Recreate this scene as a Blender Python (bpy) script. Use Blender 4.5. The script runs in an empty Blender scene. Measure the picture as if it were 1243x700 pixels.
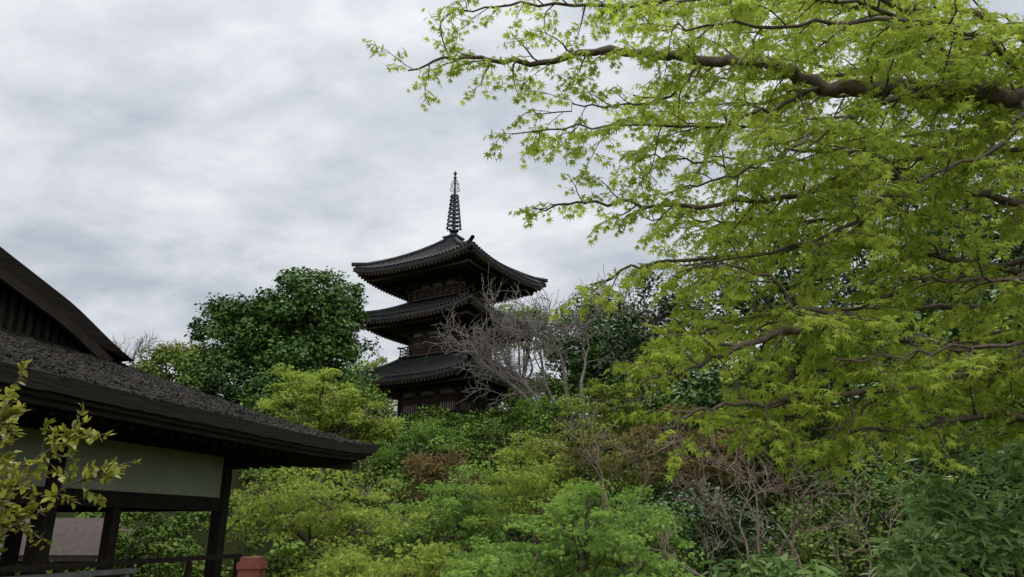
import bpy, math, random
import numpy as np
rng = np.random.default_rng(11); random.seed(11)
sc = bpy.context.scene
sc.view_settings.view_transform = 'Standard'
sc.view_settings.look = 'None'
sc.view_settings.exposure = 0

# ------------------------------------------------------------------ materials
def nmat(name):
    m = bpy.data.materials.new(name); m.use_nodes = True
    nt = m.node_tree; nt.nodes.clear()
    out = nt.nodes.new('ShaderNodeOutputMaterial')
    return m, nt, out
def leafmat(name, c1, c2, trans=0.4, rough=0.45, spec=0.3, gloss=True):
    m, nt, out = nmat(name)
    at = nt.nodes.new('ShaderNodeAttribute'); at.attribute_name = 'tone'
    r = nt.nodes.new('ShaderNodeValToRGB')
    r.color_ramp.elements[0].color = (*c1, 1); r.color_ramp.elements[1].color = (*c2, 1)
    r.color_ramp.elements[0].position = .1; r.color_ramp.elements[1].position = .95
    nt.links.new(at.outputs['Fac'], r.inputs[0])
    if gloss:
        p = nt.nodes.new('ShaderNodeBsdfPrincipled')
        p.inputs['Roughness'].default_value = rough
        p.inputs['Specular IOR Level'].default_value = spec
        nt.links.new(r.outputs[0], p.inputs['Base Color'])
    else:
        p = nt.nodes.new('ShaderNodeBsdfDiffuse'); nt.links.new(r.outputs[0], p.inputs['Color'])
    if trans > 0:
        t = nt.nodes.new('ShaderNodeBsdfTranslucent')
        nt.links.new(r.outputs[0], t.inputs['Color'])
        mx = nt.nodes.new('ShaderNodeMixShader'); mx.inputs[0].default_value = trans
        nt.links.new(p.outputs[0], mx.inputs[1]); nt.links.new(t.outputs[0], mx.inputs[2])
        nt.links.new(mx.outputs[0], out.inputs[0])
    else: nt.links.new(p.outputs[0], out.inputs[0])
    return m
def noisemat(name, c1, c2, scale=5, rough=.85, bump=.4, detail=8, stretch=(1,1,1), dist=.02, spec=.3, scale2=None):
    m, nt, out = nmat(name)
    tc = nt.nodes.new('ShaderNodeTexCoord'); mp = nt.nodes.new('ShaderNodeMapping')
    mp.inputs['Scale'].default_value = stretch
    nt.links.new(tc.outputs['Object'], mp.inputs[0])
    n = nt.nodes.new('ShaderNodeTexNoise'); n.inputs['Scale'].default_value = scale
    n.inputs['Detail'].default_value = detail; n.inputs['Roughness'].default_value = .65
    nt.links.new(mp.outputs[0], n.inputs['Vector'])
    r = nt.nodes.new('ShaderNodeValToRGB')
    r.color_ramp.elements[0].position = .3; r.color_ramp.elements[1].position = .72
    r.color_ramp.elements[0].color = (*c1, 1); r.color_ramp.elements[1].color = (*c2, 1)
    src = n.outputs['Fac']
    if scale2:
        n2 = nt.nodes.new('ShaderNodeTexNoise'); n2.inputs['Scale'].default_value = scale2
        n2.inputs['Detail'].default_value = 3
        nt.links.new(tc.outputs['Object'], n2.inputs['Vector'])
        mm = nt.nodes.new('ShaderNodeMath'); mm.operation = 'MULTIPLY_ADD'
        mm.inputs[1].default_value = .5
        half = nt.nodes.new('ShaderNodeMath'); half.operation = 'MULTIPLY'; half.inputs[1].default_value = .5
        nt.links.new(n2.outputs['Fac'], half.inputs[0])
        nt.links.new(n.outputs['Fac'], mm.inputs[0]); nt.links.new(half.outputs[0], mm.inputs[2])
        src = mm.outputs[0]
    nt.links.new(src, r.inputs[0])
    p = nt.nodes.new('ShaderNodeBsdfPrincipled'); p.inputs['Roughness'].default_value = rough
    p.inputs['Specular IOR Level'].default_value = spec
    nt.links.new(r.outputs[0], p.inputs['Base Color'])
    b = nt.nodes.new('ShaderNodeBump'); b.inputs['Strength'].default_value = bump
    b.inputs['Distance'].default_value = dist
    nt.links.new(n.outputs['Fac'], b.inputs['Height']); nt.links.new(b.outputs[0], p.inputs['Normal'])
    nt.links.new(p.outputs[0], out.inputs[0])
    return m

M_maple = leafmat('young_maple_leaf', (.25,.34,.035), (.58,.68,.11), .54, gloss=False)
M_maple2 = leafmat('maple_leaf_yellowgreen', (.16,.23,.035), (.44,.52,.10), .38, gloss=False)
M_maple3 = leafmat('maple_leaf_green', (.10,.19,.035), (.31,.47,.10), .35, gloss=False)
M_oak = leafmat('evergreen_oak_leaf', (.026,.062,.014), (.12,.22,.04), 0, .55, .2)
M_dark = leafmat('camellia_leaf', (.018,.040,.014), (.075,.135,.038), 0, .5, .2)
M_mid = leafmat('mixed_shrub_leaf', (.038,.072,.018), (.18,.26,.055), 0, gloss=False)
M_bronze = leafmat('bronze_leaf', (.10,.065,.035), (.25,.19,.07), .2, gloss=False)
M_olive = leafmat('olive_leaf', (.09,.09,.025), (.30,.31,.075), .2, gloss=False)
M_laurel = leafmat('laurel_leaf', (.11,.21,.06), (.36,.52,.16), .35, .4, .35)
M_box = leafmat('variegated_leaf', (.12,.15,.014), (.46,.45,.06), .35, .4, .4)
M_bark = noisemat('maple_bark', (.05,.037,.026), (.20,.155,.11), 14, bump=.6)
M_barkd = noisemat('dark_bark', (.02,.016,.012), (.06,.05,.04), 6)
M_barkg = noisemat('bare_grey_bark', (.13,.11,.095), (.28,.245,.215), 6)
M_barkr = noisemat('bare_brown_bark', (.15,.105,.075), (.38,.29,.22), 8)
M_ground = noisemat('ground_leaf_litter', (.010,.014,.005), (.030,.034,.014), .8, rough=1, scale2=.1, spec=.0)
M_wood = noisemat('aged_dark_timber', (.012,.009,.006), (.04,.028,.02), 9, stretch=(1,1,.3), bump=.3)
M_woodp = noisemat('pagoda_timber', (.03,.021,.015), (.095,.064,.044), 3)
M_tile = noisemat('pagoda_roof_tile', (.018,.018,.018), (.06,.06,.058), 2.2, rough=.75, spec=.15)
M_plaster = noisemat('aged_plaster', (.36,.38,.28), (.48,.50,.38), 1.5, bump=.1, detail=5)
M_plasterp = noisemat('pagoda_plaster', (.26,.23,.20), (.48,.44,.38), 2, bump=.1)
M_bronzem = noisemat('aged_bronze', (.015,.022,.02), (.05,.065,.058), 6, rough=.5)
M_roofbark = noisemat('cypress_bark_roof', (.008,.007,.006), (.065,.057,.048), 12, rough=.95, bump=1, dist=.08, spec=.05, scale2=1.2)
M_roofedge = noisemat('cypress_bark_edge', (.016,.013,.010), (.085,.07,.056), 4, bump=.8, stretch=(.6,.6,30), spec=.1)
M_hutroof = noisemat('hut_roof_thatch', (.03,.020,.016), (.085,.06,.05), 8, bump=.8)
M_plank = noisemat('weathered_plank', (.12,.115,.11), (.22,.21,.20), 6)
M_red = noisemat('red_brown_paint', (.13,.038,.025), (.24,.075,.05), 12)
M_stone = noisemat('stone', (.12,.12,.11), (.26,.25,.23), 4)

# ------------------------------------------------------------------ mesh tools
def link(ob, parent=None):
    sc.collection.objects.link(ob)
    if parent: ob.parent = parent
    return ob
def empty(name):
    e = bpy.data.objects.new(name, None); sc.collection.objects.link(e); return e
def mesh_np(name, V, F, mat, tone=None, parent=None, smooth=False):
    me = bpy.data.meshes.new(name)
    V = np.ascontiguousarray(V, dtype=np.float32); F = np.ascontiguousarray(F, dtype=np.int32)
    n, k = F.shape
    me.vertices.add(len(V)); me.vertices.foreach_set('co', V.ravel())
    me.loops.add(n*k); me.loops.foreach_set('vertex_index', F.ravel())
    me.polygons.add(n); me.polygons.foreach_set('loop_start', np.arange(0, n*k, k, dtype=np.int32))
    if smooth: me.polygons.foreach_set('use_smooth', np.ones(n, dtype=bool))
    me.update(calc_edges=True)
    if tone is not None:
        a = me.attributes.new('tone', 'FLOAT', 'POINT'); a.data.foreach_set('value', tone.astype(np.float32))
    me.materials.append(mat)
    return link(bpy.data.objects.new(name, me), parent)
def norm(a): return a/(np.linalg.norm(a, axis=-1, keepdims=True)+1e-9)
def tube_arrays(polys):
    groups = {}
    for p, r, k in polys: groups.setdefault((len(p), k), []).append((p, r))
    Vs, Fs, off = [], [], 0
    for (N, K), lst in groups.items():
        P = np.array([a for a, _ in lst], float); Rr = np.array([b for _, b in lst], float); M = len(lst)
        T = norm(np.gradient(P, axis=1)); D = norm(P[:, -1]-P[:, 0])
        ref = np.where(np.abs(D[:, 2:3]) > .85, np.array([[1., 0, 0]]), np.array([[0, 0, 1.]]))[:, None, :]
        A = norm(np.cross(T, np.broadcast_to(ref, T.shape))); B = np.cross(T, A)
        an = np.arange(K)*2*math.pi/K
        V = P[:, :, None]+Rr[:, :, None, None]*(np.cos(an)[None, None, :, None]*A[:, :, None]+np.sin(an)[None, None, :, None]*B[:, :, None])
        idx = np.arange(M*N*K).reshape(M, N, K)+off
        q = np.stack([idx[:, :-1], np.roll(idx, -1, 2)[:, :-1], np.roll(idx, -1, 2)[:, 1:], idx[:, 1:]], -1).reshape(-1, 4)
        Vs.append(V.reshape(-1, 3)); Fs.append(q); off += M*N*K
    return np.concatenate(Vs), np.concatenate(Fs)
def tubes(name, polys, mat, parent=None):
    V, F = tube_arrays(polys)
    return mesh_np(name, V, F, mat, parent=parent, smooth=True)
def catmull(P, n):
    P = np.array(P, float); Q = np.vstack([2*P[0]-P[1], P, 2*P[-1]-P[-2]]); out = []
    for i in range(1, len(Q)-2):
        for t in np.linspace(0, 1, n, endpoint=False):
            a, b, c, d = Q[i-1], Q[i], Q[i+1], Q[i+2]
            out.append(.5*((2*b)+(-a+c)*t+(2*a-5*b+4*c-d)*t*t+(-a+3*b-3*c+d)*t**3))
    out.append(P[-1]); return np.array(out)

# leaf templates: x = along leaf, y = across, z = normal
def palmate():
    ang = np.radians([-128, -84, -42, 0, 42, 84, 128]); ln = [.42, .78, .95, 1, .95, .78, .42]
    V = [(0, 0, 0)]
    nr = [.12, .30, .34, .34, .34, .34, .30, .12]
    na = np.radians([-165, -106, -63, -21, 21, 63, 106, 165])
    for a, l in zip(ang, ln): V.append((l*math.cos(a), l*math.sin(a), -.16*l))
    for a, l in zip(na, nr): V.append((l*math.cos(a), l*math.sin(a), .03))
    F = [(0, 8+i, 1+i, 9+i) for i in range(7)]
    return np.array(V)*.5, np.array(F)
def star5():
    ang = np.radians([-105, -50, 0, 50, 105]); ln = [.6, .92, 1, .92, .6]
    V = [(0, 0, 0)]
    nr = [.15, .36, .38, .38, .36, .15]; na = np.radians([-150, -78, -25, 25, 78, 150])
    for a, l in zip(ang, ln): V.append((l*math.cos(a), l*math.sin(a), -.16*l))
    for a, l in zip(na, nr): V.append((l*math.cos(a), l*math.sin(a), .03))
    return np.array(V)*.5, np.array([(0, 6+i, 1+i, 7+i) for i in range(5)])
def oval(w=.26):
    V = [(0, 0, 0), (.3, -w*.9, .06), (.68, -w*.75, .03), (1, 0, -.06), (.68, w*.75, .03), (.3, w*.9, .06), (.5, 0, -.03)]
    F = [(0, 1, 2, 6), (2, 3, 4, 6), (0, 6, 4, 5)]
    return np.array(V), np.array(F)
def rhomb(w=.34):
    return np.array([(0, 0, 0), (.5, -w, .08), (1, 0, -.04), (.5, w, .08)]), np.array([(0, 1, 2, 3)])
T_PALM, T_STAR, T_OVAL, T_RH, T_NARROW = palmate(), star5(), oval(), rhomb(), oval(.15)

def leaves(name, P, D, N, S, tone, tmpl, mat, parent=None):
    T, F = tmpl; P = np.asarray(P); n = len(P)
    D = norm(D); N = norm(N-(N*D).sum(1, keepdims=True)*D); B = np.cross(N, D)
    S = np.asarray(S)[:, None, None]
    V = P[:, None]+S*(T[None, :, 0:1]*D[:, None]+T[None, :, 1:2]*B[:, None]+T[None, :, 2:3]*N[:, None])
    k = len(T)
    FF = (F[None]+(np.arange(n)*k)[:, None, None]).reshape(-1, 4)
    return mesh_np(name, V.reshape(-1, 3), FF, mat, tone=np.repeat(tone, k), parent=parent)

def ss(a, b, x):
    t = np.clip((x-a)/(b-a), 0, 1); return t*t*(3-2*t)
def gz(x, y):
    x = np.asarray(x, float); y = np.asarray(y, float)
    h = 8*ss(16, 50, y)+7*ss(5, 26, x)*ss(6, 34, y)
    h = h*(1-ss(80, 220, y))*(1-ss(50, 160, np.abs(x)))
    h = h-2*ss(-6, -10, x)*ss(14, 19, y)*(1-ss(24, 34, y))
    return h

# ------------------------------------------------------------------ ground
def axis(a, b, core, n):
    return np.concatenate([np.linspace(a, core[0], 14, endpoint=False), np.linspace(core[0], core[1], n), np.linspace(core[1], b, 15)[1:]])
gx = axis(-1500, 1500, (-60, 60), 80); gy = axis(-1500, 1500, (-20, 110), 90)
X, Y = np.meshgrid(gx, gy, indexing='ij')
Z = gz(X, Y)+.08*np.sin(X*1.3+Y*.7)*np.cos(Y*.9)*ss(16, 25, Y)
idx = np.arange(X.size).reshape(X.shape)
F = np.stack([idx[:-1, :-1], idx[1:, :-1], idx[1:, 1:], idx[:-1, 1:]], -1).reshape(-1, 4)
mesh_np('ground', np.stack([X, Y, Z], -1).reshape(-1, 3), F, M_ground, smooth=True)

# ------------------------------------------------------------------ generic trees
def crown_pts(c, rad, ncl, flat, cr, per, shell=.55, low=-.5):
    q = norm(rng.normal(size=(ncl*4, 3))); q = q[q[:, 2] > low][:ncl]
    rr = (shell+(1-shell)*rng.random((len(q), 1))**.6)
    lob = norm(rng.normal(size=(4, 3))); bul = 1+.22*np.max(q@lob.T, axis=1, keepdims=True)-.16+.08*rng.normal(size=(len(q), 1))
    C = np.array(c)+q*rr*bul*np.array(rad)
    ct = rng.random(len(C))
    crs = cr*(.45+1.0*rng.random(len(C)))
    n = len(C)*per
    ci = np.repeat(np.arange(len(C)), per)
    u = norm(rng.normal(size=(n, 3))); r = (.3+.75*rng.random((n, 1))**.7)
    P = C[ci]+u*r*crs[ci][:, None]*np.array([1, 1, flat])
    out = norm(u*.7+q[ci]*.4)
    return C, P, out, ct[ci], ci
def leafy(name, x, y, crowns, mat, leaf=.2, ncl=60, cr=1.0, per=150, flat=.7, tmpl=T_RH, bark=M_barkd, tr=.2, shell=.5, flatn=.5, low=-.5, tonebias=0, bt=.4):
    z0 = float(gz(x, y))-.1
    polys = []; Ps, Ns, Ts = [], [], []
    cen = np.mean([c[:3] for c in crowns], axis=0)
    fork = np.array([x*.6+cen[0]*.4, y*.6+cen[1]*.4, z0+(cen[2]-z0)*.55])
    tpts = catmull([(x, y, z0), (x+.15*tr*4, y, z0+(fork[2]-z0)*.5), fork], 5)
    polys.append((tpts, np.linspace(tr*1.3, tr*.8, len(tpts)), 8))
    for cx, cy, cz, rx, ry, rz, w in crowns:
        C, P, out, t, ci = crown_pts((cx, cy, cz), (rx, ry, rz), int(ncl*w), flat, cr, per, shell, low)
        Ps.append(P)
        N = norm(out*(1-flatn)+np.array([0, 0, 1.])*flatn+rng.normal(size=P.shape)*.4)
        Ns.append(N); Ts.append(t)
        nl = 6; hub = np.array([cx, cy, cz])+norm(rng.normal(size=(nl, 3)))*np.array([rx, ry, rz])*.45
        for h in hub:
            m = (fork+h)/2+rng.normal(size=3)*.08*rx
            pl = catmull([fork, m, h], 4); polys.append((pl, np.linspace(tr*.55, tr*.28, len(pl)), 6))
        for c in C:
            h = hub[np.argmin(((hub-c)**2).sum(1))]
            m = (h+c)/2+rng.normal(size=3)*.08*rx
            pl = catmull([h, m, c], 3)
            polys.append((pl, np.linspace(tr*bt*.6, tr*.06, len(pl)), 4))
    P = np.concatenate(Ps); N = np.concatenate(Ns); t = np.concatenate(Ts)
    D = rng.normal(size=P.shape); D[:, 2] = D[:, 2]*.4-.35
    tone = np.clip(t*.5+rng.random(len(P))*.5+tonebias, 0, 1)
    ob = tubes(name, polys, bark)
    leaves('foliage', P, D, N, leaf*(.6+.7*rng.random(len(P))), tone, tmpl, mat, parent=ob)
    return ob

def grow(polys, p, d, L, r, depth, nb, spread, up, minr=.006, wob=.18):
    n = 5; pts = [p.copy()]; dd = d.copy()
    for i in range(n-1):
        dd = dd+rng.normal(size=3)*wob; dd[2] += up*.15; dd /= np.linalg.norm(dd)
        pts.append(pts[-1]+dd*L/(n-1))
    pts = np.array(pts)
    r2 = max(r*.5, minr*.6)
    polys.append((pts, np.linspace(r, r2, n), 6 if r > .03 else 3))
    if depth == 0: return
    for i in range(nb):
        f = .3+.7*(i+rng.random())/nb if i < nb-1 else 1.
        j = min(int(f*(n-1)), n-2); q = pts[j]+(pts[j+1]-pts[j])*(f*(n-1)-j)
        e = norm(dd+rng.normal(size=3)*spread+np.array([0, 0, up*.3]))
        grow(polys, q, e, L*(.55+.3*rng.random()), max(r2*(.6+.3*rng.random()), minr), depth-1, nb, spread, up, minr, wob)
def bare(name, x, y, stems, mat, minr, depth=4, nb=4, spread=.6, up=.3, L=2., r=.1, wob=.18):
    z0 = float(gz(x, y)); polys = []
    for dx, dy, h, l in stems:
        p = np.array([x, y, z0-.1]); d = norm(np.array([dx, dy, 1.]))
        end = p+d*h
        m = (p+end)/2+rng.normal(size=3)*.08*h
        pl = catmull([p, m, end], 4)
        polys.append((pl, np.linspace(r, r*.7, len(pl)), 8))
        grow(polys, end, d, l, r*.65, depth, nb, spread, up, minr, wob)
    return tubes(name, polys, mat)

# ---- far and middle trees
leafy('evergreen_oak_tree', -14, 45, [(-12.4, 44, 13.4, 3.6, 3.6, 3.6, 1.0), (-16.0, 44, 12.2, 3.4, 3.2, 2.8, .8), (-12.0, 43, 10.3, 3.4, 3, 2.4, .7)], M_oak, leaf=.25, ncl=85, cr=.95, per=210, tr=.35, tonebias=.05)
leafy('evergreen_oak_tree', -17, 41, [(-15.8, 41, 9.0, 3.0, 2.4, 1.8, 1), (-12, 40, 8.3, 2.4, 2.2, 1.6, .7)], M_oak, leaf=.22, ncl=60, cr=.8, per=130, tr=.2, low=-.9)
leafy('chinquapin_tree', -22, 49, [(-22.2, 49, 11.4, 3.0, 2.6, 2.6, 1)], M_olive, leaf=.2, ncl=50, cr=.8, per=140, tr=.2, tonebias=.1)
leafy('chinquapin_tree', -19, 41, [(-18.9, 41, 8.8, 2.6, 2.5, 2.2, 1)], M_mid, leaf=.2, ncl=45, cr=.8, per=140, tr=.2, tonebias=.1)
leafy('chinquapin_tree', -26, 46, [(-25.5, 46, 9.6, 2.8, 2.6, 2.2, 1)], M_oak, leaf=.24, ncl=45, cr=.8, per=120, tr=.2)
leafy('chinquapin_tree', -14, 72, [(-14.3, 72, 14.2, 4.4, 3, 3.6, 1)], M_maple2, leaf=.26, ncl=60, cr=1.1, per=130, tr=.25, low=-.9, tonebias=-.1)
leafy('camellia_tree', -.5, 67, [(-1.2, 67, 11, 3.4, 2.6, 2.6, 1)], M_mid, leaf=.26, ncl=50, cr=1.0, per=120, tr=.25, low=-.9)
bare('bare_cherry_tree', -21.4, 41, [(0, 0, 4.0, 1.0), (.12, 0, 3.8, .9), (-.15, 0, 3.6, .9)], M_barkg, .014, depth=3, nb=4, r=.08)
leafy('yellow_maple_tree', -7.6, 30, [(-8.1, 30, 6.4, 2.0, 2.0, 1.4, 1), (-6.3, 30, 5.6, 1.6, 1.4, 1.0, .6)], M_maple2, leaf=.14, ncl=60, cr=.5, per=130, flat=.4, tr=.13, flatn=.6, bark=M_bark, low=-.9, shell=.3)
leafy('green_broadleaf_tree', -8.6, 37, [(-8.2, 37, 7.0, 2.0, 2.0, 1.6, 1), (-10.5, 36, 7, 2.2, 2, 1.6, .7)], M_mid, leaf=.18, ncl=55, cr=.7, per=150, tr=.16)
leafy('camellia_tree', 5.0, 47, [(4.6, 47, 13.0, 2.8, 2.6, 2.6, 1), (6.2, 46, 10.8, 3.0, 2.5, 2.2, .8)], M_oak, leaf=.22, ncl=75, cr=.9, per=130, tr=.25, low=-.9)
leafy('chinquapin_tree', .8, 66, [(.9, 66, 18.3, 3.4, 3, 2.8, 1)], M_maple2, leaf=.26, ncl=50, cr=.9, per=130, tr=.25, tonebias=-.1)
leafy('camellia_tree', 8, 52, [(7.6, 52, 15.3, 3.0, 3, 2.8, 1), (8.5, 51, 12, 3.2, 2.5, 2.4, .8)], M_mid, leaf=.24, ncl=60, cr=.9, per=130, tr=.25, low=-.9)
leafy('camellia_tree', 1.6, 45, [(2.0, 45, 8.8, 2.4, 2, 1.6, 1)], M_mid, leaf=.2, ncl=50, cr=.7, per=130, tr=.15, low=-.9)
bare('bare_cherry_tree', 3.2, 40, [(-.5, -.1, 2.4, 2.9), (-1.25, 0, 2.7, 3.0), (-.1, 0, 2.8, 2.6), (-.8, .2, 2.8, 2.9), (.2, .1, 3.0, 2.4), (-1.0, -.2, 2.2, 2.9)], M_barkg, .017, depth=4, nb=4, spread=.6, up=.13, r=.16)
bare('bare_zelkova_tree', 6.6, 38, [(.05, 0, 4.2, 2.4), (.25, 0, 3.8, 2.2), (-.15, 0, 4, 2.2)], M_barkr, .016, depth=4, nb=3, spread=.5, up=.5, r=.13)
leafy('broadleaf_shrub', 1.6, 40, [(1.6, 40, 7.4, 1.5, 1.3, 1.0, 1)], M_maple3, leaf=.18, ncl=30, cr=.5, per=140, tr=.08)
leafy('broadleaf_shrub', -4.5, 47, [(-5.0, 47, 7.9, 2.4, 1.2, .8, 1), (-1.6, 47, 8.0, 2.0, 1.2, .9, .8)], M_mid, leaf=.18, ncl=45, cr=.5, per=120, tr=.08)
leafy('mixed_broadleaf_tree', .2, 31, [(.1, 31, 4.5, 2.6, 2, 1.4, 1)], M_mid, leaf=.15, ncl=60, cr=.55, per=140, tr=.1, bark=M_bark)
leafy('yellow_maple_tree', 4.6, 33, [(4.6, 33, 6.6, 2.4, 2, 1.4, 1)], M_maple2, leaf=.14, ncl=60, cr=.5, per=110, flat=.4, tr=.1, bark=M_bark, low=-.9, shell=.3, tonebias=-.1)
leafy('green_maple_tree', -3.4, 33, [(-3.6, 33, 4.6, 2.2, 2, 1.4, 1)], M_maple3, leaf=.14, ncl=50, cr=.5, per=130, flat=.5, tr=.1, tonebias=-.25, low=-.9)
leafy('bronze_maple_tree', -2.4, 27, [(-2.5, 27, 3.4, 1.5, 1.3, 1.0, 1)], M_bronze, leaf=.11, ncl=45, cr=.4, per=130, flat=.5, tr=.08, low=-.9)
leafy('yellow_maple_tree', 1.0, 26, [(.9, 26, 3.7, 1.5, 1.3, 1.0, 1)], M_maple2, leaf=.11, ncl=45, cr=.4, per=120, flat=.45, tr=.08, low=-.9, shell=.3)
leafy('bronze_maple_tree', 2.9, 24, [(2.8, 24, 3.9, 2.2, 1.8, 1.2, 1)], M_olive, leaf=.10, ncl=65, cr=.45, per=100, flat=.4, tr=.09, bark=M_barkr, low=-.9, shell=.3)
leafy('bronze_maple_tree', 5.2, 21, [(5.0, 21, 3.6, 1.8, 1.6, 1.1, 1)], M_bronze, leaf=.10, ncl=55, cr=.4, per=90, flat=.45, tr=.08, bark=M_barkr, low=-.9, shell=.3)
bare('bare_maple_tree', 3.2, 22, [(-.25, 0, 1.6, 1.3), (.2, 0, 1.5, 1.4), (.5, 0, 1.5, 1.3)], M_barkr, .008, depth=4, nb=3, spread=.5, up=.3, r=.06)
mk = dict(bark=M_bark, flatn=.5, shell=.1, low=-.95, bt=.25)
leafy('young_maple_tree', -4.8, 19.3, [(-4.3, 19.3, 1.9, 2.2, 2.0, 1.4, 1), (-6.2, 19.6, 2.2, 1.5, 1.4, 1.1, .5)], M_maple2, leaf=.13, ncl=80, cr=.5, per=85, flat=.32, tmpl=T_STAR, tr=.08, **mk)
leafy('young_maple_tree', -1.5, 22, [(-1.3, 22, 2.1, 1.5, 1.7, 1.4, 1), (-2.9, 22.4, 1.7, 1.2, 1.2, 1.0, .5)], M_maple3, leaf=.13, ncl=75, cr=.45, per=90, flat=.42, tmpl=T_STAR, tr=.08, **mk)
leafy('young_maple_tree', 1.9, 15, [(2.3, 15, 1.5, 1.3, 1.2, 1.0, 1)], M_maple3, leaf=.115, ncl=70, cr=.38, per=90, flat=.4, tmpl=T_STAR, tr=.06, tonebias=.1, **mk)
leafy('young_maple_tree', .75, 9.2, [(.75, 9.2, 1.42, 1.0, .8, .5, 1), (1.55, 9.0, 1.05, .7, .6, .4, .5), (-.1, 9.3, 1.1, .6, .6, .35, .35), (.9, 9.4, 1.95, .45, .4, .2, .2)], M_maple3, leaf=.105, ncl=60, cr=.28, per=42, flat=.2, tmpl=T_PALM, tr=.035, tonebias=.25, **mk)
leafy('young_maple_tree', -1.6, 9.6, [(-1.75, 9.6, .95, .8, .6, .4, 1), (-1.1, 9.8, 1.15, .6, .5, .4, .6)], M_maple2, leaf=.10, ncl=45, cr=.28, per=42, flat=.2, tmpl=T_PALM, tr=.03, tonebias=.1, **mk)
leafy('young_maple_tree', -3.0, 13.3, [(-2.7, 13.3, .75, 1.3, 1.0, .75, 1)], M_maple2, leaf=.11, ncl=50, cr=.35, per=90, flat=.35, tmpl=T_STAR, tr=.05, **mk)
leafy('young_maple_tree', -.6, 12.6, [(-.5, 12.6, .8, 1.1, 1.0, .75, 1)], M_maple3, leaf=.11, ncl=50, cr=.32, per=90, flat=.45, tmpl=T_STAR, tr=.05, **mk)
leafy('young_maple_tree', .6, 19.5, [(.5, 19.5, 2.4, 1.4, 1.4, 1.1, 1)], M_maple2, leaf=.12, ncl=60, cr=.4, per=90, flat=.4, tmpl=T_STAR, tr=.05, tonebias=-.1, **mk)
leafy('nandina_bush', -8.6, 19.2, [(-8.7, 19.2, .7, 1.5, 1.0, 1.2, 1)], M_mid, leaf=.10, ncl=70, cr=.35, per=120, tr=.04, low=-.95, tonebias=.1)
leafy('nandina_bush', -10.6, 18.6, [(-11.0, 18.6, .0, 1.6, .8, .9, 1)], M_mid, leaf=.10, ncl=60, cr=.35, per=110, tr=.04, low=-.95)
# ---- evergreens on the right-hand slope
for (x, y, z, r) in [(7, 34, 10.2, 3.3), (12, 32, 13, 4.0), (17, 30, 13.5, 4.4), (22, 28, 13, 4.4), (10, 27, 8.5, 3.1), (15, 25, 9, 3.4), (19.5, 23, 9, 3.5), (6.6, 26, 5.0, 2.3), (12, 19, 6, 2.7), (16, 18, 6.5, 3.0), (25, 34, 17, 5)]:
    leafy('evergreen_tree', x, y+.3, [(x, y, z, r, r*.9, r*.95, 1)], M_dark if (int(x) % 3) else M_oak, leaf=.2, ncl=55, cr=r*.27, per=120, tr=.2, shell=.45, low=-.9)
leafy('camellia_bush', 9, 15.5, [(9, 15.5, 3.2, 2.0, 1.8, 1.9, 1)], M_oak, leaf=.13, ncl=60, cr=.5, per=130, tr=.09, tmpl=T_RH)
leafy('camellia_bush', 5.6, 13, [(5.9, 13, 1.3, 1.6, 1.2, 1.2, 1)], M_mid, leaf=.09, ncl=60, cr=.4, per=130, tr=.07, tmpl=T_OVAL)
leafy('camellia_bush', 3.6, 16, [(3.8, 16, 1.2, 1.7, 1.2, 1.2, 1)], M_dark, leaf=.10, ncl=55, cr=.4, per=130, tr=.07)
leafy('laurel_bush', 4.6, 7.0, [(4.25, 6.8, 1.95, .85, .55, .7, 1), (3.6, 6.7, 1.35, .75, .5, .42, .6)], M_laurel, leaf=.12, ncl=65, cr=.2, per=40, tr=.035, tmpl=T_NARROW, shell=.3, flatn=.4, low=-.9, bt=.2, tonebias=.1)
leafy('aucuba_bush', 1.75, 5.1, [(1.7, 5.1, 1.19, .5, .35, .22, 1)], M_laurel, leaf=.12, ncl=30, cr=.12, per=18, tr=.02, tmpl=T_NARROW, tonebias=.1)
bare('bare_hydrangea_shrub', 3.75, 11, [(-.4, 0, .9, .95), (.0, .1, 1.2, 1.0), (.35, 0, .9, 1.0), (.85, .1, .9, 1.1), (-.8, .1, .9, .9), (.15, -.1, .8, .9), (-.2, .1, 1.3, 1.0)], M_barkr, .005, depth=4, nb=3, spread=.5, up=.25, r=.045, wob=.2)
# ---- understory shrubs: a single mass over the slope
xs = rng.uniform(-36, 34, 2200); ys = rng.uniform(14, 62, 2200)
keep = ~((np.hypot(xs+5, ys-58.3) < 6.2)) & ~((xs < -2) & (ys < 17)) & ~((np.abs(xs+13.4) < 3.9) & (np.abs(ys-22.5) < 2.6)) & (np.abs(xs) < ys*.78+4)
xs, ys = xs[keep], ys[keep]; rr = rng.uniform(.5, 1.2, len(xs))
rr = np.where(np.hypot(xs+5, ys-52) < 13, rr*.6, rr)
rr = np.where((xs < -6) & (ys < 32), rr*.7, rr)
per = 100; ci = np.repeat(np.arange(len(xs)), per); n = len(ci)
u = norm(rng.normal(size=(n, 3))); u[:, 2] = np.abs(u[:, 2])*.9-.05
P = np.stack([xs, ys, gz(xs, ys)], 1)[ci]+u*(rr[ci]*rng.uniform(.6, 1.05, n))[:, None]
D = rng.normal(size=(n, 3)); D[:, 2] -= .4
tone = np.clip(rng.random(len(xs))[ci]*.75+rng.random(n)*.35-.05, 0, 1)
leaves('hillside_shrubs', P, D, norm(u+rng.normal(size=(n, 3))*.4+np.array([0, 0, .3])), rng.uniform(.13, .24, n), tone, T_RH, M_mid)

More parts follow.
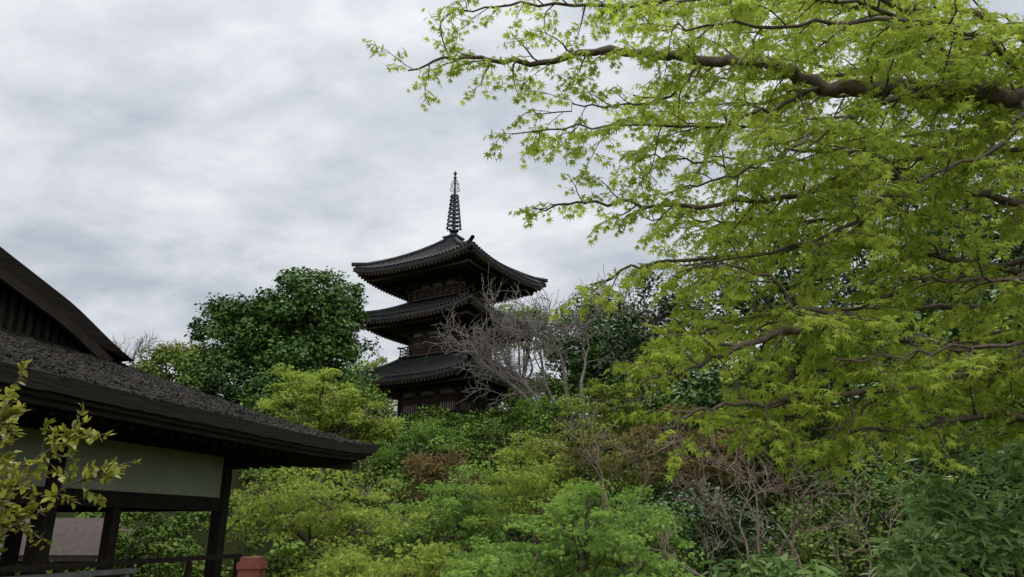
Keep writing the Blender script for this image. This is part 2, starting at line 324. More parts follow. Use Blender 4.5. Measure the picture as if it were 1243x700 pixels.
# ------------------------------------------------------------------ big foreground maple
polys = []; LP, LD, LN, LS, LT = [], [], [], [], []
UP = np.array([0, 0, 1.])
def twig(p, d, L, tone):
    n = 4; pts = [p]
    dd = d.copy()
    for i in range(n-1):
        dd = norm(dd+rng.normal(size=3)*.15+np.array([0, 0, -.08])); pts.append(pts[-1]+dd*L/(n-1))
    pts = np.array(pts); polys.append((pts, np.linspace(.0028, .0012, n), 3))
    k = max(2, int(L/.04))
    for i in range(k+1):
        f = (i+.6)/(k+.6); j = min(int(f*(n-1)), n-2); q = pts[j]+(pts[j+1]-pts[j])*(f*(n-1)-j)
        t = norm(pts[j+1]-pts[j]); side = norm(np.cross(t, UP))
        for s in ((-1, 1) if i < k else (0,)):
            ld = norm(t*(.5 if s else 1.)+side*s*.9+rng.normal(size=3)*.3+np.array([0, 0, -.55]))
            LP.append(q+ld*rng.uniform(.015, .045)); LD.append(ld)
            LN.append(UP+rng.normal(size=3)*.6)
            LS.append(rng.uniform(.065, .125)); LT.append(min(1, max(0, tone*.55+rng.random()*.5)))
def limb(ctrl, r0, r1, sec=.15, l0=.75, l1=.45, start=.0):
    pts = catmull(ctrl, 6); m = len(pts)
    pts[1:-1] += rng.normal(size=(m-2, 3))*.018
    rad = r0+(r1-r0)*np.linspace(0, 1, m)**.8
    polys.append((pts, rad, 8 if r0 > .02 else 5))
    seg = np.linalg.norm(np.diff(pts, axis=0), axis=1); cum = np.concatenate([[0], np.cumsum(seg)]); tot = cum[-1]
    d = start*tot+sec*rng.random(); side = 1
    while d < tot:
        j = min(np.searchsorted(cum, d)-1, m-2); j = max(j, 0)
        q = pts[j]+(pts[j+1]-pts[j])*((d-cum[j])/max(seg[j], 1e-6)); t = norm(pts[j+1]-pts[j])
        hs = norm(np.cross(t, UP)); f = d/tot
        L = (l0+(l1-l0)*f)*rng.uniform(.55, 1.15)
        dd = norm(t*rng.uniform(.4, .9)+hs*side*rng.uniform(.5, 1.1)+UP*(rng.normal()*.42-.05))
        n = 6; sp = [q]; e = dd
        for i in range(n-1):
            e = norm(e+rng.normal(size=3)*.17+UP*(.0-.045*i)); sp.append(sp[-1]+e*L/(n-1))
        sp = np.array(sp); polys.append((sp, np.linspace(min(.011, rad[j]*.6), .003, n), 4))
        tone = rng.random()
        k = int(L/.08); s2 = 1
        for i in range(k):
            g = (i+1)/(k+.3)
            if g < .12: continue
            jj = min(int(g*(n-1)), n-2); qq = sp[jj]+(sp[jj+1]-sp[jj])*(g*(n-1)-jj)
            tt = norm(sp[jj+1]-sp[jj]); h2 = norm(np.cross(tt, UP))
            twig(qq, norm(tt*.8+h2*s2*.9+rng.normal(size=3)*.2), rng.uniform(.10, .24)*(1.15-.5*g), tone); s2 = -s2
        twig(sp[-1], e, .12, tone)
        side = -side; d += sec*rng.uniform(.6, 1.4)
TR = [(5.6, 5.6, -.2), (5.5, 5.6, 1.4), (5.15, 5.6, 2.7), (5.1, 5.5, 3.9), (4.9, 5.4, 4.9), (4.6, 5.5, 5.6)]
tp = catmull(TR, 6); polys.append((tp, np.linspace(.24, .07, len(tp)), 12))
L = limb
L([(4.95, 5.4, 4.75), (4.13, 5.2, 4.90), (3.07, 5.0, 4.86), (2.43, 5.0, 4.90), (2.0, 5, 5.08), (1.58, 5.1, 5.2), (.8, 5.2, 5.36), (.13, 5.3, 5.31), (-.43, 5.4, 5.45), (-.9, 5.5, 5.37)], .095, .007, l1=.32, start=.12)
L([(3.57, 5.1, 4.84), (2.87, 4.9, 4.70), (2.32, 4.6, 4.33), (1.84, 4.3, 3.97)], .04, .008)
L([(4.75, 5.5, 5.1), (4.09, 5.5, 5.21), (3.7, 5.3, 5.64), (2.93, 5.2, 5.94), (1.95, 5.2, 6.0), (1.0, 5.4, 5.97), (.1, 5.6, 6.15), (-.6, 5.7, 6.1)], .055, .006, l1=.32)
L([(5.1, 5.6, 2.85), (3.96, 5.6, 2.88), (3.08, 5.3, 2.89), (2.36, 5.0, 3.01), (1.70, 4.8, 2.82), (1.24, 4.8, 2.64), (.85, 4.9, 2.52)], .065, .006, start=.15)
L([(2.36, 5.0, 3.01), (2.0, 4.9, 3.05), (1.8, 4.8, 3.2), (1.43, 4.7, 3.3), (1.1, 4.8, 3.25)], .02, .006)
L([(5.2, 5.5, 2.5), (3.59, 5.2, 2.38), (3.04, 5.0, 2.3), (2.42, 4.8, 2.2), (1.95, 4.8, 2.2)], .035, .006, start=.2)
L([(5.05, 5.6, 4.1), (4.38, 5.8, 4.23), (3.3, 5.6, 4.4), (2.16, 5.4, 4.12), (1.17, 5.4, 4.04), (.6, 5.5, 4.15), (.18, 5.6, 4.12)], .045, .006, l1=.32)
L([(5.1, 5.7, 3.6), (4.54, 6.2, 3.77), (3.0, 5.9, 3.89), (1.89, 5.7, 3.74), (1.05, 5.6, 3.59), (.62, 5.6, 3.45)], .045, .006, l1=.32)
L([(2.43, 5.0, 4.90), (1.9, 4.9, 4.6), (1.38, 4.8, 4.43), (.61, 4.9, 4.49), (.0, 5.1, 4.52)], .02, .005, l1=.3)
L([(3.96, 5.6, 2.88), (2.69, 5.0, 2.51), (1.76, 4.8, 2.40), (1.2, 4.7, 2.3), (.95, 4.7, 2.2)], .03, .006, l1=.3)
L([(3.3, 5.6, 4.4), (2.5, 5.2, 3.75), (1.8, 5.0, 3.5), (1.2, 5.0, 3.4)], .02, .006, l1=.4)
L([(4.13, 5.2, 4.9), (3.6, 4.8, 4.3), (2.9, 4.6, 3.9), (2.3, 4.5, 3.6)], .025, .006)
L([(4.5, 5.8, 3.75), (3.8, 5.2, 3.4), (3.1, 4.9, 3.25), (2.6, 4.7, 3.2)], .025, .006)
L([(5.1, 5.5, 3.4), (4.6, 6.3, 3.3), (3.8, 6.6, 3.2), (2.8, 6.5, 3.0), (2.0, 6.3, 2.8)], .03, .006)
L([(4.7, 5.6, 5.4), (4.2, 6.0, 6.1), (3.4, 6.2, 6.6), (2.4, 6.2, 6.7), (1.6, 6.3, 6.9), (.9, 6.4, 7.0)], .035, .006)
L([(4.9, 5.6, 5.0), (4.6, 7.0, 5.6), (3.6, 7.6, 6.0), (2.4, 7.8, 6.2), (1.4, 8.0, 6.3)], .04, .006)
L([(5.0, 5.7, 4.4), (4.7, 7.0, 4.7), (3.5, 7.6, 4.9), (2.4, 7.8, 4.9), (1.7, 8.0, 4.9)], .04, .006)
L([(5.1, 5.7, 3.3), (5.0, 7.0, 3.7), (3.8, 7.5, 3.8), (2.7, 7.7, 3.7), (2.0, 7.8, 3.5)], .04, .006)
L([(4.95, 5.4, 4.6), (3.9, 5.9, 4.75), (2.8, 6.1, 4.7), (1.7, 6.1, 4.8), (1.1, 6.1, 4.85)], .03, .006)
L([(4.9, 5.4, 4.9), (4.0, 6.0, 5.5), (3.0, 6.3, 5.6), (2.0, 6.4, 5.6), (1.2, 6.4, 5.7)], .03, .006)
L([(3.6, 5.8, 4.35), (2.8, 6.2, 4.25), (1.9, 6.3, 4.3), (1.2, 6.3, 4.35)], .02, .006)
L([(4.3, 5.2, 5.0), (3.3, 4.6, 5.1), (2.3, 4.4, 5.0), (1.5, 4.5, 5.05), (.9, 4.6, 5.1)], .025, .006)
L([(4.0, 5.5, 5.3), (3.0, 4.9, 5.5), (2.1, 4.8, 5.55), (1.3, 4.9, 5.6)], .025, .006)
L([(5.1, 5.6, 3.2), (4.2, 4.9, 3.0), (3.4, 4.6, 2.75), (2.6, 4.5, 2.65), (2.0, 4.5, 2.6)], .025, .006)
L([(4.5, 5.6, 2.85), (3.7, 6.0, 2.7), (2.9, 6.2, 2.55), (2.2, 6.2, 2.5), (1.6, 6.1, 2.45)], .025, .006)
L([(2.36, 5.0, 3.01), (1.9, 5.3, 3.1), (1.4, 5.4, 3.0), (1.0, 5.4, 2.95)], .018, .005)
L([(4.4, 5.9, 3.8), (3.4, 6.5, 3.6), (2.4, 6.6, 3.4), (1.6, 6.5, 3.3)], .025, .006)
# upper crown, closing the top right
L([(4.6, 5.5, 5.6), (4.3, 5.9, 6.3), (3.9, 6.6, 6.9), (3.2, 7.0, 7.2), (2.4, 7.2, 7.3)], .04, .006)
L([(4.6, 5.5, 5.6), (4.2, 6.3, 6.0), (3.3, 6.8, 6.2), (2.4, 7.0, 6.3), (1.7, 7.1, 6.4)], .035, .006)
L([(4.1, 5.6, 5.3), (3.4, 5.9, 5.9), (2.6, 6.0, 6.1), (1.8, 6.0, 6.2)], .025, .006)
L([(4.8, 5.5, 5.2), (4.6, 6.5, 5.3), (3.8, 7.0, 5.4), (2.8, 7.2, 5.4), (2.0, 7.2, 5.5)], .035, .006)
L([(3.9, 5.3, 5.5), (3.7, 5.6, 6.1), (3.2, 5.5, 6.5), (2.5, 5.5, 6.6), (1.9, 5.6, 6.6)], .025, .006)
L([(4.9, 5.6, 5.0), (5.0, 7.2, 6.2), (4.4, 8.2, 7.2), (3.4, 8.6, 7.7), (2.4, 8.8, 7.8)], .04, .006)
L([(5.0, 5.6, 4.8), (5.2, 7.2, 5.4), (4.6, 8.2, 6.2), (3.6, 8.6, 6.6), (2.6, 8.8, 6.7)], .04, .006)
L([(3.3, 5.6, 4.4), (2.7, 5.0, 4.3), (2.1, 4.8, 4.2), (1.5, 4.8, 4.0), (1.1, 4.9, 3.9)], .02, .006)
L([(1.58, 5.1, 5.2), (1.2, 5.3, 4.95), (.7, 5.4, 4.95), (.2, 5.5, 4.95)], .014, .005, l0=.5, l1=.3)
mt = tubes('japanese_maple_tree', polys, M_bark)
LP = np.array(LP); LS = np.array(LS)
leaves('foliage', LP, np.array(LD), np.array(LN), LS, np.array(LT), T_PALM, M_maple, parent=mt)

# ------------------------------------------------------------------ near variegated shrub at left
polys = []; LP, LD, LN, LS, LT = [], [], [], [], []
def sprig(ctrl, r=.006):
    pts = catmull(ctrl, 5); polys.append((pts, np.linspace(r, .0025, len(pts)), 5))
    for rep in range(int(len(pts)*2.6)):
        f = .3+.7*rng.random(); j = min(int(f*(len(pts)-1)), len(pts)-2); q = pts[j]
        t = norm(pts[j+1]-pts[j]); d = norm(t*.7+rng.normal(size=3)*.6)
        L = rng.uniform(.05, .13); sp = np.array([q, q+d*L*.5, q+d*L+UP*.01]); polys.append((sp, np.array([.0022, .0018, .0012]), 3))
        tone = rng.random()
        for i in range(12):
            g = rng.uniform(.2, 1.1); e = norm(d*.6+rng.normal(size=3)*.6+UP*.15)
            LP.append(q+d*L*g); LD.append(e); LN.append(UP+rng.normal(size=3)*.5); LS.append(rng.uniform(.02, .04)); LT.append(min(1, tone*.4+rng.random()*.6))
for c in [[(-1.95, 2.6, 0), (-1.9, 2.6, 1.2), (-1.83, 2.6, 1.8), (-1.74, 2.6, 2.14)],
          [(-1.95, 2.6, 0), (-1.9, 2.6, 1.2), (-1.66, 2.6, 1.62), (-1.36, 2.6, 1.82)],
          [(-1.95, 2.65, 0), (-1.9, 2.6, 1.2), (-1.70, 2.6, 1.75), (-1.50, 2.6, 1.92)],
          [(-1.97, 2.55, 0), (-1.95, 2.55, 1.3), (-1.85, 2.5, 1.6), (-1.64, 2.5, 1.72)],
          [(-1.97, 2.7, 0), (-1.98, 2.7, 1.3), (-1.92, 2.7, 1.75), (-1.86, 2.7, 2.0)],
          [(-2.0, 2.7, 0), (-1.95, 2.7, 1.1), (-1.9, 2.7, 1.45), (-1.74, 2.65, 1.66)],
          [(-2.0, 2.7, 0), (-1.95, 2.7, 1.2), (-1.9, 2.65, 1.65), (-1.78, 2.65, 1.88)],
          [(-2.0, 2.6, 0), (-1.95, 2.6, 1.3), (-1.85, 2.6, 1.6), (-1.76, 2.6, 1.78)],
          [(-2.0, 2.6, 0), (-1.98, 2.6, 1.0), (-1.9, 2.55, 1.35), (-1.76, 2.55, 1.5)]]:
    sprig(c)
sh = tubes('evergreen_shrub', polys, M_bark)
leaves('foliage', np.array(LP), np.array(LD), np.array(LN), np.array(LS), np.array(LT), T_OVAL, M_box, parent=sh)

# ------------------------------------------------------------------ solid builder
class MB:
    def __init__(s, f=None): s.V = []; s.F = []; s.f = f or (lambda p: p)
    def add(s, V, F):
        o = len(s.V); s.V += [s.f(tuple(v)) for v in V]; s.F += [tuple(i+o for i in q) for q in F]
    def box(s, a, b):
        x0, y0, z0 = a; x1, y1, z1 = b
        s.add([(x0, y0, z0), (x1, y0, z0), (x1, y1, z0), (x0, y1, z0), (x0, y0, z1), (x1, y0, z1), (x1, y1, z1), (x0, y1, z1)],
              [(0, 3, 2, 1), (4, 5, 6, 7), (0, 1, 5, 4), (1, 2, 6, 5), (2, 3, 7, 6), (3, 0, 4, 7)])
    def beam(s, p, q, w, h):
        p = np.array(p, float); q = np.array(q, float); t = norm(q-p)
        a = norm(np.cross(t, UP)) if abs(t[2]) < .95 else np.array([1., 0, 0]); b = np.cross(a, t)
        V = [e+a*sx*w/2+b*sy*h/2 for e in (p, q) for sx, sy in ((-1, -1), (1, -1), (1, 1), (-1, 1))]
        s.add(V, [(0, 3, 2, 1), (4, 5, 6, 7), (0, 1, 5, 4), (1, 2, 6, 5), (2, 3, 7, 6), (3, 0, 4, 7)])
    def grid(s, G):
        n, m = len(G), len(G[0]); V = [p for r in G for p in r]
        s.add(V, [(i*m+j, (i+1)*m+j, (i+1)*m+j+1, i*m+j+1) for i in range(n-1) for j in range(m-1)])
    def arr(s, V, F):
        s.add([tuple(v) for v in V], [tuple(int(i) for i in q) for q in F])
    def build(s, name, mat, parent=None, smooth=False):
        me = bpy.data.meshes.new(name); me.from_pydata([tuple(v) for v in s.V], [], s.F); me.materials.append(mat)
        if smooth:
            for p in me.polygons: p.use_smooth = True
        me.update(); return link(bpy.data.objects.new(name, me), parent)

# ------------------------------------------------------------------ pagoda
pg = empty('three_storey_pagoda'); pg.location = (-4.95, 58.3, 0); pg.rotation_euler = (0, 0, math.radians(-30.5))
def rot4(k):
    c, s_ = [(1, 0), (0, 1), (-1, 0), (0, -1)][k]
    return lambda p: (p[0]*c-p[1]*s_, p[0]*s_+p[1]*c, p[2])
tile, ribs, wood, plas = MB(), MB(), MB(), MB()
def roof(zc, a, inner, ztop, lift=.55):
    ze = zc-lift; rise = ztop-ze
    def surf(x, v):
        h = a+(inner-a)*v; u = min(1, abs(x)/h)
        return (x, -h, ze+lift*(u**3)*(1-v)**1.5+rise*(.62*v+.38*v*v))
    for k in range(4):
        f = rot4(k); tile.f = ribs.f = wood.f = f
        G = []
        for i in range(11):
            v = i/10; h = a+(inner-a)*v
            G.append([surf(h*(-1+2*j/28), v) for j in range(29)])
        tile.grid(G)
        e0 = G[0]; e1 = [(p[0], p[1]+.02, p[2]-.26) for p in e0]; e2 = [(p[0]*.975, p[1]*.975, p[2]-.40) for p in e0]
        tile.grid([e0, e1])
        wood.grid([e1, e2])
        bw = inner-.2
        e3 = [(p[0]*(bw/a), -bw, ze+.22) for p in e0]
        wood.grid([e2, e3])
        nrib = int(2*a/.32)
        pol = []
        for i in range(nrib+1):
            x = -a+2*a*i/nrib
            vmax = min(1, (a-abs(x))/(a-inner))
            if vmax < .04: continue
            pts = [surf(x, vmax*t) for t in np.linspace(0, 1, 6)]
            pts = np.array([(p[0], p[1]-(0.05 if n == 0 else 0), p[2]+.035) for n, p in enumerate(pts)])
            pol.append((pts, np.full(6, .085), 5))
        V, F_ = tube_arrays(pol); ribs.arr(V, F_)
        nr = int(2*a/.34)
        for i in range(nr):
            x = -a+.15+2*a*i/nr
            u = abs(x)/a; zl = ze+lift*u**3
            y0 = -a+.12; y1 = -max(bw, abs(x))
            if y1-y0 < .15: continue
            wood.beam((x, y0, zl-.44), (x, y1, ze+.08), .12, .15)
        for off, dz in ((1.0, -.46), (1.9, -.29)):
            b = a-off
            wood.box((-b-.25, -b-.09, ze+dz-.10), (b+.25, -b+.09, ze+dz+.08))
        c = np.array([surf(-(a+(inner-a)*v), v) for v in np.linspace(0, 1, 8)]); c[:, 2] += .14
        c[0] += np.array([-.1, -.1, .12])
        V, F_ = tube_arrays([(c, np.full(8, .17), 6)]); ribs.arr(V, F_)
        wood.beam((c[0][0]+.1, c[0][1]+.1, c[0][2]-.46), (-bw, -bw, ze-.05), .2, .24)
    return ze
def storey(b, z0, zt, ze, rail=None, cols=4):
    for k in range(4):
        f = rot4(k); wood.f = plas.f = f
        wood.box((-b+.01, -b+.12, z0), (b-.01, -b+.3, zt+.8))
        xs_ = np.linspace(-b, b, cols)
        for x in xs_:
            V, F_ = tube_arrays([(np.array([(x, -b, z0), (x, -b, (z0+zt)/2), (x, -b, zt)]), np.full(3, .15), 8)]); wood.arr(V, F_)
        wood.box((-b-.25, -b-.12, zt-.16), (b+.25, -b+.115, zt))
        wood.box((-b, -b-.06, z0+(zt-z0)*.40), (b, -b+.10, z0+(zt-z0)*.40+.12))
        for i in range(cols-1):
            wood_mid = (i == cols//2-1)
            x0, x1 = xs_[i]+.16, xs_[i+1]-.16
            za, zb = z0+(zt-z0)*.40+.14, zt-.18
            if not wood_mid:
                plas.box((x0, -b+.04, za), (x1, -b+.11, za+(zb-za)*.55))
                for q in np.linspace(x0, x1, 8)[1:-1]:
                    wood.box((q-.035, -b-.02, za), (q+.035, -b+.035, zb))
                wood.box((x0, -b+.02, za+(zb-za)*.55+.003), (x1, -b+.11, zb))
            else:
                wood.box((x0, -b+.02, z0), (x1, -b+.11, zb)); wood.box(((x0+x1)/2-.03, -b-.03, z0), ((x0+x1)/2+.03, -b+.015, zb))
        plas.box((-b+.1, -b+.03, zt+.05), (b-.1, -b+.11, zt+.62))
        for x in xs_:
            for t in range(3):
                o = .38*(t+1); z = zt+.04+t*.27
                wood.box((x-.10, -b-o-.12, z), (x+.10, -b+.0, z+.15))
                wood.box((x-.34-.04*t, -b-o-.08, z+.155), (x+.34+.04*t, -b-o+.08, z+.25))
                for q in (-.3, 0, .3):
                    wood.box((x+q-.08, -b-o-.1, z+.252), (x+q+.08, -b-o+.1, z+.31))
        for t in range(3):
            o = .38*(t+1); z = zt+.32+t*.27
            wood.box((-b-o-.2, -b-o-.06, z), (b+o+.2, -b-o+.06, z+.10))
            wood.beam((-b, -b, z-.15), (-b-o-.15, -b-o-.15, z-.15), .18, .2)
        if rail:
            r = b+.55
            wood.box((-r-.1, -r-.1, z0-.12), (r+.1, -b-.02, z0))
            for z, w in ((.18, .07), (.42, .07), (.68, .10)):
                wood.box((-r-.3*(z > .6), -r-w/2, z0+z), (r+.3*(z > .6), -r+w/2, z0+z+w*.8))
            for x in np.linspace(-r, r, 9):
                wood.box((x-.04, -r-.03, z0), (x+.04, -r+.028, z0+.70))
        else:
            r = b+1.0
            wood.box((-r, -r, z0-.6), (r, -b, z0-.02))
z = roof(21.65, 5.75, .35, 24.75, .6); storey(1.95, 19.15, 20.2, z, True)
z = roof(17.65, 5.65, 2.2, 19.0, .55); storey(2.3, 14.5, 16.1, z, True)
z = roof(12.75, 5.65, 2.6, 14.35, .5); storey(2.75, 9.0, 11.25, z, False)
tile.build('roof_tiles', M_tile, pg, True); ribs.build('roof_ribs', M_tile, pg, True)
wood.build('timber_frame', M_woodp, pg); plas.build('plaster_panels', M_plasterp, pg)
fb = MB(); fb.box((-3.9, -3.9, 7.4), (3.9, 3.9, 8.38)); fb.build('stone_base', M_stone, pg)
fin = MB(); fin.box((-.55, -.55, 24.45), (.55, .55, 24.95)); fin.box((-.68, -.68, 24.952), (.68, .68, 25.08))
def lathe(prof, K=16):
    V = [(r*math.cos(2*math.pi*i/K), r*math.sin(2*math.pi*i/K), z) for r, z in prof for i in range(K)]
    fin.add(V, [(j*K+i, j*K+(i+1) % K, (j+1)*K+(i+1) % K, (j+1)*K+i) for j in range(len(prof)-1) for i in range(K)])
lathe([(.5, 25.08), (.47, 25.25), (.33, 25.4), (.12, 25.48), (.38, 25.6), (.42, 25.66), (.10, 25.7), (.09, 30.4), (.06, 31.0)])
for i in range(9):
    zc = 25.98+i*.37; r = .62-.036*i
    lathe([(r-.09, zc-.05), (r, zc-.07), (r+.03, zc), (r, zc+.07), (r-.09, zc+.05), (r-.09, zc-.05)])
    for a in range(4):
        c_, s_ = math.cos(a*math.pi/2), math.sin(a*math.pi/2)
        fin.beam((0, 0, zc), (c_*r, s_*r, zc), .06, .06)
    for a in range(8):
        c_, s_ = math.cos(a*math.pi/4), math.sin(a*math.pi/4)
        fin.beam((c_*(r+.02), s_*(r+.02), zc-.04), (c_*(r+.02), s_*(r+.02), zc-.2), .06, .06)
for a in range(4):
    c_, s_ = math.cos(a*math.pi/2+.6), math.sin(a*math.pi/2+.6)
    for pr in ([(.08, 29.3), (.42, 29.45), (.30, 29.8), (.34, 30.0), (.18, 30.35), (.07, 30.5)], [(.07, 29.5), (.24, 29.6), (.18, 29.85), (.2, 30.0), (.1, 30.2), (.06, 30.3)]):
        pp = np.array([(c_*r, s_*r, z_) for r, z_ in pr]); V, F_ = tube_arrays([(pp, np.full(6, .04), 4)]); fin.arr(V, F_)
lathe([(.03, 30.5), (.13, 30.62), (.15, 30.72), (.04, 30.84), (.1, 30.95), (.15, 31.08), (.11, 31.2), (.01, 31.36)])
fin.build('finial', M_bronzem, pg)

# ------------------------------------------------------------------ pavilion with cypress-bark hip-and-gable roof
pv = empty('temple_pavilion')
C0 = np.array([-2.72, 15.4]); E1 = np.array([-.2385, -.9711]); E2 = np.array([-.9711, .2385])
S, T = 18.0, 13.0
def W(p): q = C0+E1*p[0]+E2*p[1]; return (float(q[0]), float(q[1]), float(p[2]))
def fh(d): return 3.1+.245*d+.0045*d*d
def gt(d): return 3.1+.33*d+.022*d*d
def corner(s, t):
    o = 0
    for cs in (0, S):
        for ct in (0, T): o += .14*math.exp(-math.hypot(s-cs, t-ct)/1.1)
    return o
def rz(s, t):
    z = fh(min(s, S-s)); dt = min(t, T-t)
    if dt <= 3: z = min(z, gt(dt))
    return z+corner(s, t)
rf = MB(W)
sg = np.linspace(0, S, 180); tg = np.concatenate([np.linspace(0, 3, 34), [3.002], np.linspace(3.2, T-3.2, 20), [T-3.002], np.linspace(T-3, T, 34)])
G = [[(s, t, rz(s, t)+(random.uniform(-.018, .018) if 0 < t < T and 0 < s < S else 0)) for t in tg] for s in sg]; rf.grid(G)
def off(s): d = min(s, S-s); return .015+.16*float(ss(4.3, 5.8, d))
tu = np.linspace(2.55, T-2.55, 12); su = np.linspace(4.2, S-4.2, 40)
def uz(s): return fh(min(s, S-s))+off(s)
rf.grid([[(s, t, uz(s)) for t in tu] for s in su])
rf.build('bark_roof', M_roofbark, pv, True)
ed = MB(W)
for te, sgn in ((2.55, 1), (T-2.55, -1)):
    ed.grid([[(s, te, uz(s)), (s, te+.10*sgn, uz(s)-.17*float(ss(4.2, 5.2, min(s, S-s)))-.015)] for s in su])
def loop(inset, dz, jit=0):
    r = []
    pts = [(s, 0) for s in np.linspace(0, S, 140)]+[(S, t) for t in np.linspace(0, T, 80)[1:]]+[(s, T) for s in np.linspace(S, 0, 140)[1:]]+[(0, t) for t in np.linspace(T, 0, 80)[1:]]
    for s, t in pts:
        zz = rz(s, t)
        r.append((min(max(s, inset), S-inset), min(max(t, inset), T-inset), zz+dz+random.uniform(-jit, jit)))
    return r
A1 = loop(.04, -.17, .006)
ed.grid([loop(0, 0), loop(.015, -.06, .004), A1])
ed.grid([A1, loop(.10, -.173), loop(.11, -.225), loop(.18, -.228), loop(.19, -.29)])
ed.build('roof_edge', M_roofedge, pv)
tb = MB(W); pl = MB(W); w = 2.09
tb.grid([loop(.19, -.29), loop(.3, -.29), [(min(max(p[0], w), S-w), min(max(p[1], w), T-w), 3.0) for p in loop(0, 0)]])
for s in np.arange(.35, S-.3, .24):
    tb_ = w if w < s < S-w else max(.5, min(s, S-s))
    tb.beam((s, .34, 2.80+corner(s, 0)), (s, tb_, 2.91), .07, .09)
for t in np.arange(.35, T-.3, .24):
    e = w if w < t < T-w else max(.5, min(t, T-t))
    tb.beam((.34, t, 2.80+corner(0, t)), (e, t, 2.91), .07, .09)
tb.beam((.4, .4, 2.81), (w, w, 2.85), .16, .18)
posts_s = [w, 5.9, 9.7, 13.0, S-w]; posts_t = [w, 6.5, T-w]
def post(s, t, zb=0., zt=2.95, r=.10):
    tb.box((s-r, t-r, zb), (s+r, t+r, zt))
    tb.box((s-r-.05, t-r-.05, zb-.05), (s+r+.05, t+r+.05, zb+.08))
for s in posts_s:
    for t in posts_t:
        if t in (posts_t[0], posts_t[-1]) or s in (posts_s[0], posts_s[-1]): post(s, t, -.05)
post(4.65, w+.02, -.05, 1.9, .075); post(7.9, w+.02, -.05, 1.9, .075)
def wall(p, q):
    s0, t0 = p; s1, t1 = q
    horizontal = abs(s1-s0) > abs(t1-t0)
    def bx(mb, a0, a1, half, z0, z1):
        if horizontal: mb.box((s0+a0, t0-half, z0), (s1-a1, t0+half, z1))
        else: mb.box((s0-half, t0+a0, z0), (s0+half, t1-a1, z1))
    bx(pl, .1, .1, .03, 2.13, 2.84)
    bx(tb, .1, .1, .075, 2.85, 2.98)
    bx(tb, .1, .1, .085, 1.90, 2.12)
for i in range(4):
    wall((posts_s[i], w), (posts_s[i+1], w)); wall((posts_s[i], T-w), (posts_s[i+1], T-w))
for i in range(2):
    wall((w, posts_t[i]), (w, posts_t[i+1])); wall((S-w, posts_t[i]), (S-w, posts_t[i+1]))
tb.box((w-.55, w-.06, 2.68), (w-.102, w+.06, 2.82)); tb.box((w-.06, w-.55, 2.68), (w+.06, w-.102, 2.82))
for s in np.arange(4.8, S-4.7, .16):
    zt = uz(s)-.14
    tb.box((s-.03, 2.93, 4.0), (s+.03, 2.97, zt))
for a, b in ((4.6, S/2), (S-4.6, S/2)):
    for i in range(12):
        s0 = a+(b-a)*i/12; s1 = a+(b-a)*(i+1)/12
        tb.beam((s0, 2.68, uz(s0)-.24), (s1, 2.68, uz(s1)-.24), .07, .16)
tb.box((S/2-.2, 2.45, uz(S/2)-.02), (S/2+.2, T-2.45, uz(S/2)+.32))
tb.box((w, w, .35), (S-w, T-w, .47))
tb.beam((w-.1, w-.45, 1.15), (S-w, w-.45, 1.15), .06, .07)
for s in np.arange(w, S-w, 1.3): tb.box((s-.035, w-.485, 0), (s+.035, w-.42, 1.11))
tb.build('timber_frame', M_wood, pv); pl.build('plaster_panels', M_plaster, pv)
pk = MB(W); pk.box((4.9, 1.35, 1.02), (9.8, 1.5, 1.08))
for s in (5.0, 7.2, 9.6): pk.box((s, 1.38, 0), (s+.08, 1.46, 1.015))
pk.build('plank_rail', M_plank, pv)
# loose bark strips, laid down the slope, thickest on the lower courses
n = 26000; s_ = rng.uniform(0, 11, n); t_ = rng.uniform(0, 3.0, n)
m2 = rng.random(n) < .25; t_[m2] = rng.uniform(3, 8, m2.sum()); s_[m2] = rng.uniform(.1, 4.2, m2.sum())
P = np.array([W((a, b, rz(a, b)+.002)) for a, b in zip(s_, t_)])
D = np.array([-E2[0], -E2[1], -.3])+rng.normal(size=(n, 3))*.5
tn = np.clip(rng.random(n)**2.2*.8+.15*np.sin(s_*2.1+t_*3)+.1, 0, 1)
M_flake = leafmat('bark_flake', (.010, .009, .008), (.12, .105, .085), .0, .9, .1)
leaves('bark_flakes', P, D, UP+rng.normal(size=(n, 3))*.25, rng.uniform(.02, .07, n), tn, T_NARROW, M_flake, parent=pv)

# ------------------------------------------------------------------ small hut beyond the pavilion
ht = empty('garden_hut'); hm = MB(); hw = MB()
hx, hy, hz = -13.4, 22.5, float(gz(-13.4, 22.5))
hm.grid([[(hx-4.0, hy-2.2, .95), (hx+2.9, hy-2.2, .95)], [(hx-3.2, hy-1, 1.5), (hx+2.3, hy-1, 1.5)], [(hx-2.5, hy, 1.9), (hx+1.6, hy, 1.9)], [(hx-3.2, hy+1, 1.5), (hx+2.3, hy+1, 1.5)], [(hx-4.0, hy+2.2, .95), (hx+2.9, hy+2.2, .95)]])
hm.add([(hx+2.9, hy-2.2, .95), (hx+2.3, hy-1, 1.5), (hx+1.6, hy, 1.9), (hx+2.3, hy+1, 1.5), (hx+2.9, hy+2.2, .95)], [(0, 1, 2, 3, 4)])
hm.box((hx-3.98, hy-2.18, .8), (hx+2.88, hy+2.18, .94))
hw.box((hx-3, hy-1.5, hz-.2), (hx+2.1, hy+1.5, .8)); hw.box((hx-3.1, hy-1.6, .55), (hx+2.2, hy+1.6, .66))
hm.build('roof', M_hutroof, ht); hw.build('walls', M_wood, ht)

# ------------------------------------------------------------------ red-brown post
rp = MB()
rp.box((-1.705, 4.92, -.1), (-1.575, 5.05, 1.36)); rp.box((-1.715, 4.91, 1.361), (-1.565, 5.06, 1.40)); rp.box((-1.70, 4.925, 1.401), (-1.58, 5.045, 1.43))
rp.build('wooden_post', M_red)

